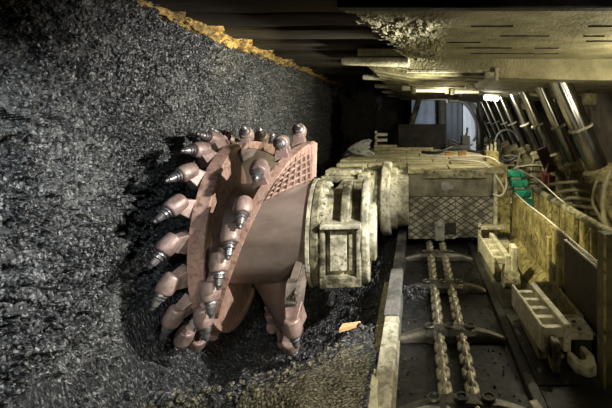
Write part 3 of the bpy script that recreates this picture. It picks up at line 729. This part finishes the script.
# torn rubber curtain beyond the deck, control pod on the deck
b = MB(); out = [(-1.62, 2.05), (-1.30, 1.80), (-1.22, 1.92), (-.88, 2.1), (-.84, 1.55), (-.68, 1.72), (-.52, 1.60), (-.42, 1.63), (-.36, 1.48), (-.44, 1.38), (-.55, 1.30), (-.74, .96), (-1.02, 1.0), (-1.12, .86), (-1.3, .7), (-1.55, .74), (-1.50, 1.05), (-1.58, 1.3), (-1.52, 1.6)]
pts = []
for i, (x, z) in enumerate(out):
    x2, z2 = out[(i + 1) % len(out)]
    for k in range(6):
        t = k / 6; q = noise.noise(Vector((x + (x2 - x) * t, z + (z2 - z) * t, 0)) * 9)
        pts.append((x + (x2 - x) * t + .035 * q, z + (z2 - z) * t + .04 * noise.noise(Vector((z, x, t * 7 + i)))))
b.prism(pts, 'y', 8.3, 8.33); b.build('rubber_curtain', 'soot', label='black torn rubber curtain hanging beyond the far left corner of the deck', cat='curtain', smooth=False)
t = thing('control_pod', 'dark control unit with bent arms at the back of the machine deck', 'control unit', (.75, 6.9, .92))
b = MB(); b.box(.50, .92, 6.8, 7.05, .925, 1.02); b.box(.78, .92, 6.8, 7.0, 1.02, 1.18); b.build('case', 'dark', t, bevel=.012)
b = MB(); b.tube(bez([(.55, 6.85, 1.0), (.6, 6.85, 1.12), (.74, 6.85, 1.05), (.86, 6.85, 1.2), (.88, 6.85, 1.32)]), .02, 8); b.build('arm', 'dark', t)
b = MB(); b.tube(bez([(.5, 6.8, .96), (.62, 6.72, 1.05), (.8, 6.7, .98), (.95, 6.75, 1.04)]), .014, 8); b.build('lead', 'rubber', t)

# ------------------------------------------------------------------ far end
def sheet(x0, x1, y, z0, z1, mt, lab):
    b = MB(); n = 24; rs = []
    for i in range(n + 1):
        x = x0 + (x1 - x0) * i / n; dy = .004 * math.sin(i * .7 + x * 5)
        rs.append([(x, y + dy, z0), (x, y + dy, z1), (x, y + dy + .02, z1), (x, y + dy + .02, z0)])
    b.rings(rs); b.build('hanging_sheet', mt, label=lab, cat='sheet', group='sheets at the far end')
sheet(-.12, .68, 10.8, -.1, 2.1, 'sheet', 'blue grey sheet hanging at the far end, left of the dark post')
sheet(.74, 1.25, 10.9, -.1, 2.1, 'sheet_dark', 'dark bluish sheet hanging at the far end between post and white sheet')
sheet(1.27, 1.62, 10.8, -.1, 2.15, 'sheet_white', 'white sheet hanging at the far end, right of the dark sheet')
t = thing('steel_prop', 'dark roof prop standing between the far blue sheets', 'prop', (.72, 10.5, -.1))
b = MB(); b.cyl((.72, 10.5, -.1), (.68, 10.5, 1.99), .11, 16); b.build('column', 'beam', t)
b = MB(); b.box(.55, .85, 10.4, 10.6, 1.97, 2.04); b.build('head_plate', 'brown', t)
b = MB(); b.cyl((1.66, 10.3, -.1), (1.66, 10.3, 1.9), .09, 16); b.build('steel_prop', 'beam', label='dark roof prop right of the far white sheet', cat='prop')
hose('bent_arch', 'brown', [(1.62, 10.2, .5), (1.6, 10.2, 1.2), (1.35, 10.2, 1.75), (1.0, 10.2, 2.0)], .05, 'dark curved steel arch in front of the far white sheet', 'arch')
b = MB(); b.cyl((-.25, 9.6, .85), (.08, 9.6, 1.95), .07, 12); b.build('leaning_timber', 'cream', label='pale timber leaning at the far end left of the blue sheet', cat='timber')
hose('far_hose', 'rubber', [(1.25, 9.9, 1.9), (1.45, 9.9, 1.5), (1.5, 9.9, 1.1), (1.42, 9.9, .9)], .03, 'black hose hanging in front of the far white sheet')

# hoses near the supports
hose('hose_loop', 'rubber', [(1.62 + .22 * math.cos(a), 7.1 + .05 * math.sin(a), 1.0 + .27 * math.sin(a)) for a in lin(.3, 5.4, 12)], .022, 'black hose bent into a round loop beside the far support legs')
hose('signal_cable', 'white_cable', [(1.24, 5.0, .86), (1.39, 4.6, .787), (1.46, 4.0, .66), (1.54, 3.6, .585), (1.58, 3.2, .605), (1.62, 2.9, .66)], .007, 'pale cable sagging in front of the support legs above the cable tray', 'cable')
hose('supply_hose', 'hose', [(1.99, 4.1, .95), (1.90, 4.05, .75), (1.88, 4.0, .5), (1.90, 3.9, .25), (1.86, 3.7, .0)], .026, 'dusty hose hanging in front of the nearest support leg')
hose('lying_cable', 'white_cable', [(1.15, 4.65, .62), (1.152, 4.2, .60), (1.152, 3.6, .605), (1.145, 3.1, .598), (1.13, 2.5, .598), (1.13, 2.0, .598)], .007, 'pale cable lying along the top edge of the spill plates', 'cable')
hose('red_hook', 'red', [(1.62, 4.9, .62), (1.62, 4.9, .78), (1.58, 4.9, .84), (1.54, 4.9, .80), (1.55, 4.9, .70)], .007, 'thin red steel hook standing beside the green cable chain', 'hook')

# ------------------------------------------------------------------ loose coal
b = MB()
for i in range(900):
    y = 1 / random.uniform(1 / 4.6, 1 / 1.7); x = random.uniform(-1.7, -.27)
    zf = min(.24, floor_z(x, y)); r = random.uniform(.006, .022) if random.random() < .93 else random.uniform(.025, .05)
    b.rock((x, y, zf + .02), r, (1, random.uniform(.6, 1), random.uniform(.5, .8)), 1)
b.build('coal_fragments', 'coal_floor', smooth=False, label='loose coal fragments scattered over the floor under the drum', cat='coal', kind='stuff')
b = MB()
for i in range(420):
    y = random.uniform(1.66, 2.1); x = random.uniform(-1.3, -.3); r = random.uniform(.006, .02)
    b.rock((x, y, min(.29, floor_z(x, y)) + .015), r, (1, .8, .7), 1)
b.build('dusty_fragments', 'coal_dust', smooth=False, label='pale dusty fragments on the ridge of coal at the bottom of the frame', cat='coal', kind='stuff')
b = MB()
for i in range(260):
    y = random.uniform(1.9, 4.6); x = random.choice([random.uniform(-.1, .1), random.uniform(.38, .58)]); r = random.uniform(.004, .012)
    b.rock((x, y, .004), r, (1, .9, .6), 1)
b.build('trough_fines', 'coal_floor', smooth=False, label='fine coal grit lying in the conveyor trough', cat='coal', kind='stuff')
def dust_fn(x, y):
    p = floor_fn(x, y); h = .17 + .52 * max(0, min(1, (x + .60) / .36)); n = noise.fractal(Vector((x * 5, y * 5, 3)), 1, 2, 4)
    e = max(0, 1 - ((x + .72) / .66) ** 4) * max(0, 1 - max(0, (y - 1.6) / h) ** 3)
    return (x, y, p[2] - .06 + .085 * min(1, e * 2.5) + .045 * n)
grid(dust_fn, lin(-1.4, -.22, 150), lin(1.3, 2.45, 140), 'dust_ridge', 'coal_dust', kind='stuff', label='pale dusty ridge of fine coal along the bottom of the frame', category='coal')
b = MB(); b.prism([(-.50, 2.60), (-.40, 2.66), (-.372, 2.70), (-.49, 2.665)], 'z', .095, .125)
b.build('wood_splinter', 'wood', label='orange brown wood splinter on the coal left of the conveyor', cat='wood', bevel=.003)

# ------------------------------------------------------------------ lights
def aim(o, p): o.rotation_euler = (Vector(p) - o.location).to_track_quat('-Z', 'Y').to_euler()
def light(kind, name, loc, e, col, tgt=None, size=.1, ang=60, blend=.4):
    d = bpy.data.lights.new(name, kind); d.energy = e; d.color = col
    o = bpy.data.objects.new(name, d); COL.objects.link(o); o.location = loc
    if kind == 'SPOT': d.spot_size = R(ang); d.spot_blend = blend; d.shadow_soft_size = size
    elif kind == 'AREA': d.size = size
    else: d.shadow_soft_size = size
    if tgt: aim(o, tgt)
    return o
light('SPOT', 'key_lamp', (1.15, 2.05, 1.8), 680, (1, .97, .92), (-1.2, 3.1, .8), .04, 74, .6)
light('SPOT', 'face_fill', (-.75, .75, 1.98), 125, (.86, .94, 1), (-1.85, 1.45, .75), .04, 86, .7)  # unseen fill added to light the coal face
light('SPOT', 'wall_lamp', (.9, 4.0, 1.5), 380, (1, .96, .76), (-1.85, 4.7, 1.7), .05, 80, .7)
light('POINT', 'support_lamp', (2.0, 3.1, 1.72), 58, (1, .90, .62), None, .05)
light('SPOT', 'deck_lamp', (1.0, 4.6, 1.75), 60, (1, .90, .62), (.0, 5.7, .8), .05, 110, .6)
light('SPOT', 'front_fill', (.2, 2.2, 1.9), 75, (1, .95, .78), (.55, 4.6, .45), .05, 45, .5)  # added fill, no real fixture, brightens the body's front
light('SPOT', 'spill_fill', (.0, 3.0, 1.6), 190, (1, .90, .55), (1.15, 3.9, .3), .05, 44, .5)  # invented source, added to brighten the spill plate
light('SPOT', 'conveyor_lamp', (1.5, 3.3, 1.35), 45, (1, .92, .70), (.0, 2.4, .1), .05, 55, .5)
light('SPOT', 'ridge_lamp', (-.1, .9, 1.0), 60, (1, .93, .70), (-.6, 1.85, .2), .04, 70, .5)
light('SPOT', 'post_fill', (.6, .7, 1.5), 26, (1, .9, .6), (1.06, 2.2, .5), .04, 26, .6)  # narrow fill added near the camera to lift the dark post
light('SPOT', 'bulkhead_glow', (1.18, 6.2, 1.72), 120, (1, .95, .78), (1.9, 7.0, 1.0), .06, 115, .5)
light('SPOT', 'bulkhead_down', (1.1, 6.2, 1.72), 40, (1, .95, .78), (.5, 6.3, .8), .06, 120, .6)
light('SPOT', 'canopy_fill', (1.0, 1.5, 1.0), 30, (1, .95, .72), (.8, 3.3, 2.05), .05, 75, .7)  # added unseen light from below, brightens the canopy underside
light('POINT', 'tube_glow', (.45, 6.0, 1.80), 8, (1, .94, .75), None, .1)
light('SPOT', 'roof_lamp', (-.5, 2.4, 1.1), 200, (1, .82, .42), (-1.85, 4.1, 2.35), .05, 24, .8)
light('SPOT', 'far_glow', (.9, 9.0, 1.72), 95, (.88, .94, 1), (.75, 10.8, .9), .06, 95, .4)

w = bpy.data.worlds.new('dark'); SC.world = w; w.use_nodes = True
w.node_tree.nodes['Background'].inputs[0].default_value = (.6, .75, 1, 1); w.node_tree.nodes['Background'].inputs[1].default_value = .004

cam = bpy.data.cameras.new('camera'); co = bpy.data.objects.new('camera', cam); COL.objects.link(co)
cam.sensor_width = 36; cam.lens = 36 * 400 / 612; cam.shift_x = (306 - 416) / 612; cam.shift_y = -(204 - 117) / 612
cam.clip_start = .05; co.location = (0, 0, 1.5); co.rotation_euler = (R(90), 0, 0); SC.camera = co
vs = SC.view_settings; vs.view_transform = 'Standard'; vs.look = 'None'; vs.gamma = 1; vs.exposure = 0.0; vs.use_curve_mapping = False
